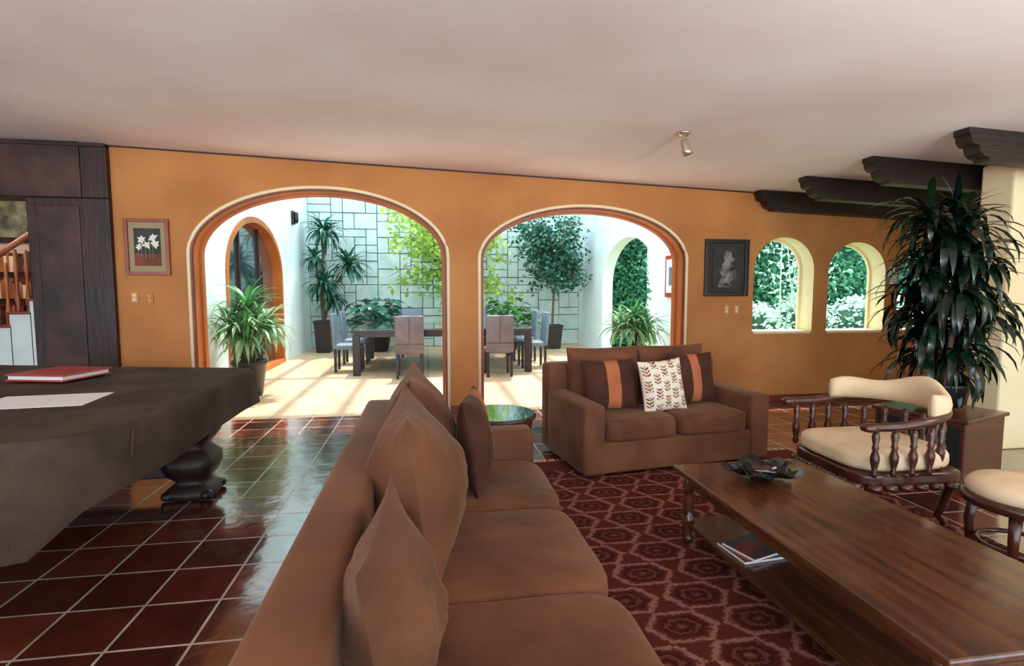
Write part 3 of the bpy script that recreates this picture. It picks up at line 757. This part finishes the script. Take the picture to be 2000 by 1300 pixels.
def armchair(loc,rz):
    b=B('spindle_armchair'); R=.36
    b.add(rbox(.70,.68,.09,8,8),CHAIRW,T(0,0,.33),True)
    b.add(rbox(.69,.67,.15,4,12,.01),CREAM,T(-.02,0,.43),True)
    for k in range(7): b.add(lathe([(.0,0),(.04,.012),(.045,.03),(.04,.05)],10),CHAIRW,T(-.34,-.27+.09*k,.255),True)
    for k in range(6): b.add(lathe([(.0,0),(.04,.012),(.045,.03),(.04,.05)],10),CHAIRW,T(-.26+.1*k,-.33,.255),True)
    def arc(a,r=R): return Vector((-.02+r*math.cos(a) if abs(a)<pi/2 else -.02-(abs(a)-pi/2)*r,r*math.sin(a) if abs(a)<pi/2 else (1 if a>0 else -1)*r))
    A=2.45
    pts=[]
    for i in range(41):
        a=-A+2*A*i/40; p=arc(a,.38); pts.append((p.x,p.y,.665+.06*max(0,math.cos(a*.8))))
    b.add(tube(pts,.026,10),CHAIRW,smooth=True)
    for s in (1,-1):
        p=arc(s*A,.38); b.add(rbox(.09,.075,.05,3,4),CHAIRW,T(p.x,p.y,.665),True)
    sp=[(.014,0),(.02,.02),(.013,.04),(.024,.09),(.026,.12),(.014,.16),(.02,.175),(.014,.19),(.022,.24),(.012,.285)]
    for i in range(15):
        a=-A+.12+(2*A-.24)*i/14; p=arc(a,.365); b.add(lathe([(r,z) for r,z in sp],10),CHAIRW,T(p.x,p.y,.365),True)
    vs=[];n=30;m=10;fs=[]
    for i in range(n+1):
        a=-1.35+3.0*i/n; t=abs(a-.15)/1.5; hgt=.12+.06*math.cos(a)+.025*math.cos(a*4.3); th=.05*(1-.5*t**6)
        for k in range(m):
            q=2*pi*k/m; p=arc(a,.36+th*math.cos(q)*.9); vs.append((p.x,p.y,.73+hgt*.5*(1+math.sin(q))-.04))
    for i in range(n):
        for k in range(m): k2=(k+1)%m; fs.append([i*m+k,i*m+k2,(i+1)*m+k2,(i+1)*m+k])
    fs+= [list(range(m)),[n*m+k for k in range(m)]]
    b.add((vs,fs),CREAM,smooth=True)
    for x,y in ((-.3,-.28),(-.3,.28),(.26,-.24),(.26,.24)):
        sx=-1 if x<0 else 1
        b.add(tube([(x,y,.31),(x+sx*.035,y*1.1,.24),(x+sx*.02,y*1.05,.14),(x-sx*.01,y,.06),(x+sx*.03,y*1.06,.018)],lambda t:.036-.02*t if t<.8 else .024,8),CHAIRW,smooth=True)
    return b.obj(loc,rz)
armchair((2.88,3.05,.013),-.05)

b=B('upholstered_stool')
b.add(lathe([(.25,.33),(.27,.34),(.275,.37),(.26,.39)],28),CHAIRW,smooth=True)
b.add(lathe([(.24,.385),(.25,.4),(.25,.43),(.22,.46),(.12,.475),(.01,.478)],28),CREAM,smooth=True)
for k in range(4):
    a=k*pi/2+.5; b.add(tube([(.2*math.cos(a),.2*math.sin(a),.35),(.225*math.cos(a),.225*math.sin(a),.2),(.21*math.cos(a),.21*math.sin(a),0.014)],lambda t:.03-.012*t,10),CHAIRW,smooth=True)
b.add(tube([(.19*math.cos(k*pi/8),.19*math.sin(k*pi/8),.12) for k in range(16)],.013,6,True),CHAIRW,smooth=True)
b.obj((3.1,2.3,0))

# ------------------------------------------------------------------ light
w=bpy.data.worlds.new('sky'); sc.world=w; w.use_nodes=True
bg=w.node_tree.nodes['Background']; bg.inputs[0].default_value=lin('#D8F0FF'); bg.inputs[1].default_value=5.2
s=bpy.data.lights.new('sun','SUN'); s.energy=7; s.angle=.03; s.color=(1,.93,.82); so=bpy.data.objects.new('sun',s); bpy.context.collection.objects.link(so)
so.rotation_euler=Vector((-.12,-.42,-1)).to_track_quat('-Z','Y').to_euler()
for nm,p,e,sz in (('hall_fill',(-6,7.4,2.9),60,.15),('room_fill',(-3.5,.3,2.3),30,.35),('room_fill',(5,1.2,2.2),60,.35)):  # unseen fill lights added to brighten the hall and living room
    l=bpy.data.lights.new(nm,'POINT'); l.energy=e; l.shadow_soft_size=sz; l.color=(1,.9,.8); o=bpy.data.objects.new(nm,l); bpy.context.collection.objects.link(o); o.location=p
for p,dr,e in (((-2.5,-.8,1.5),(-.1,.8,.6),430),((2.5,-.8,1.5),(.05,.8,.6),430)):  # unseen spots added behind the camera, aimed up to lighten the ceiling
    l=bpy.data.lights.new('ceiling_fill','SPOT'); l.energy=e; l.spot_size=2.0; l.spot_blend=1; l.shadow_soft_size=.2; l.color=(1,.93,.90)
    o=bpy.data.objects.new('ceiling_fill',l); bpy.context.collection.objects.link(o); o.location=p; o.rotation_euler=Vector(dr).to_track_quat('-Z','Y').to_euler()

f=1050.0
cam=bpy.data.cameras.new('camera'); co=bpy.data.objects.new('camera',cam); bpy.context.collection.objects.link(co)
cam.lens=f/2000*36; cam.sensor_width=36; co.location=(0,0,1.47); cam.clip_start=.05
co.rotation_euler=(math.pi/2-math.atan(84/1050),0,-math.atan(165/1050)); sc.camera=co
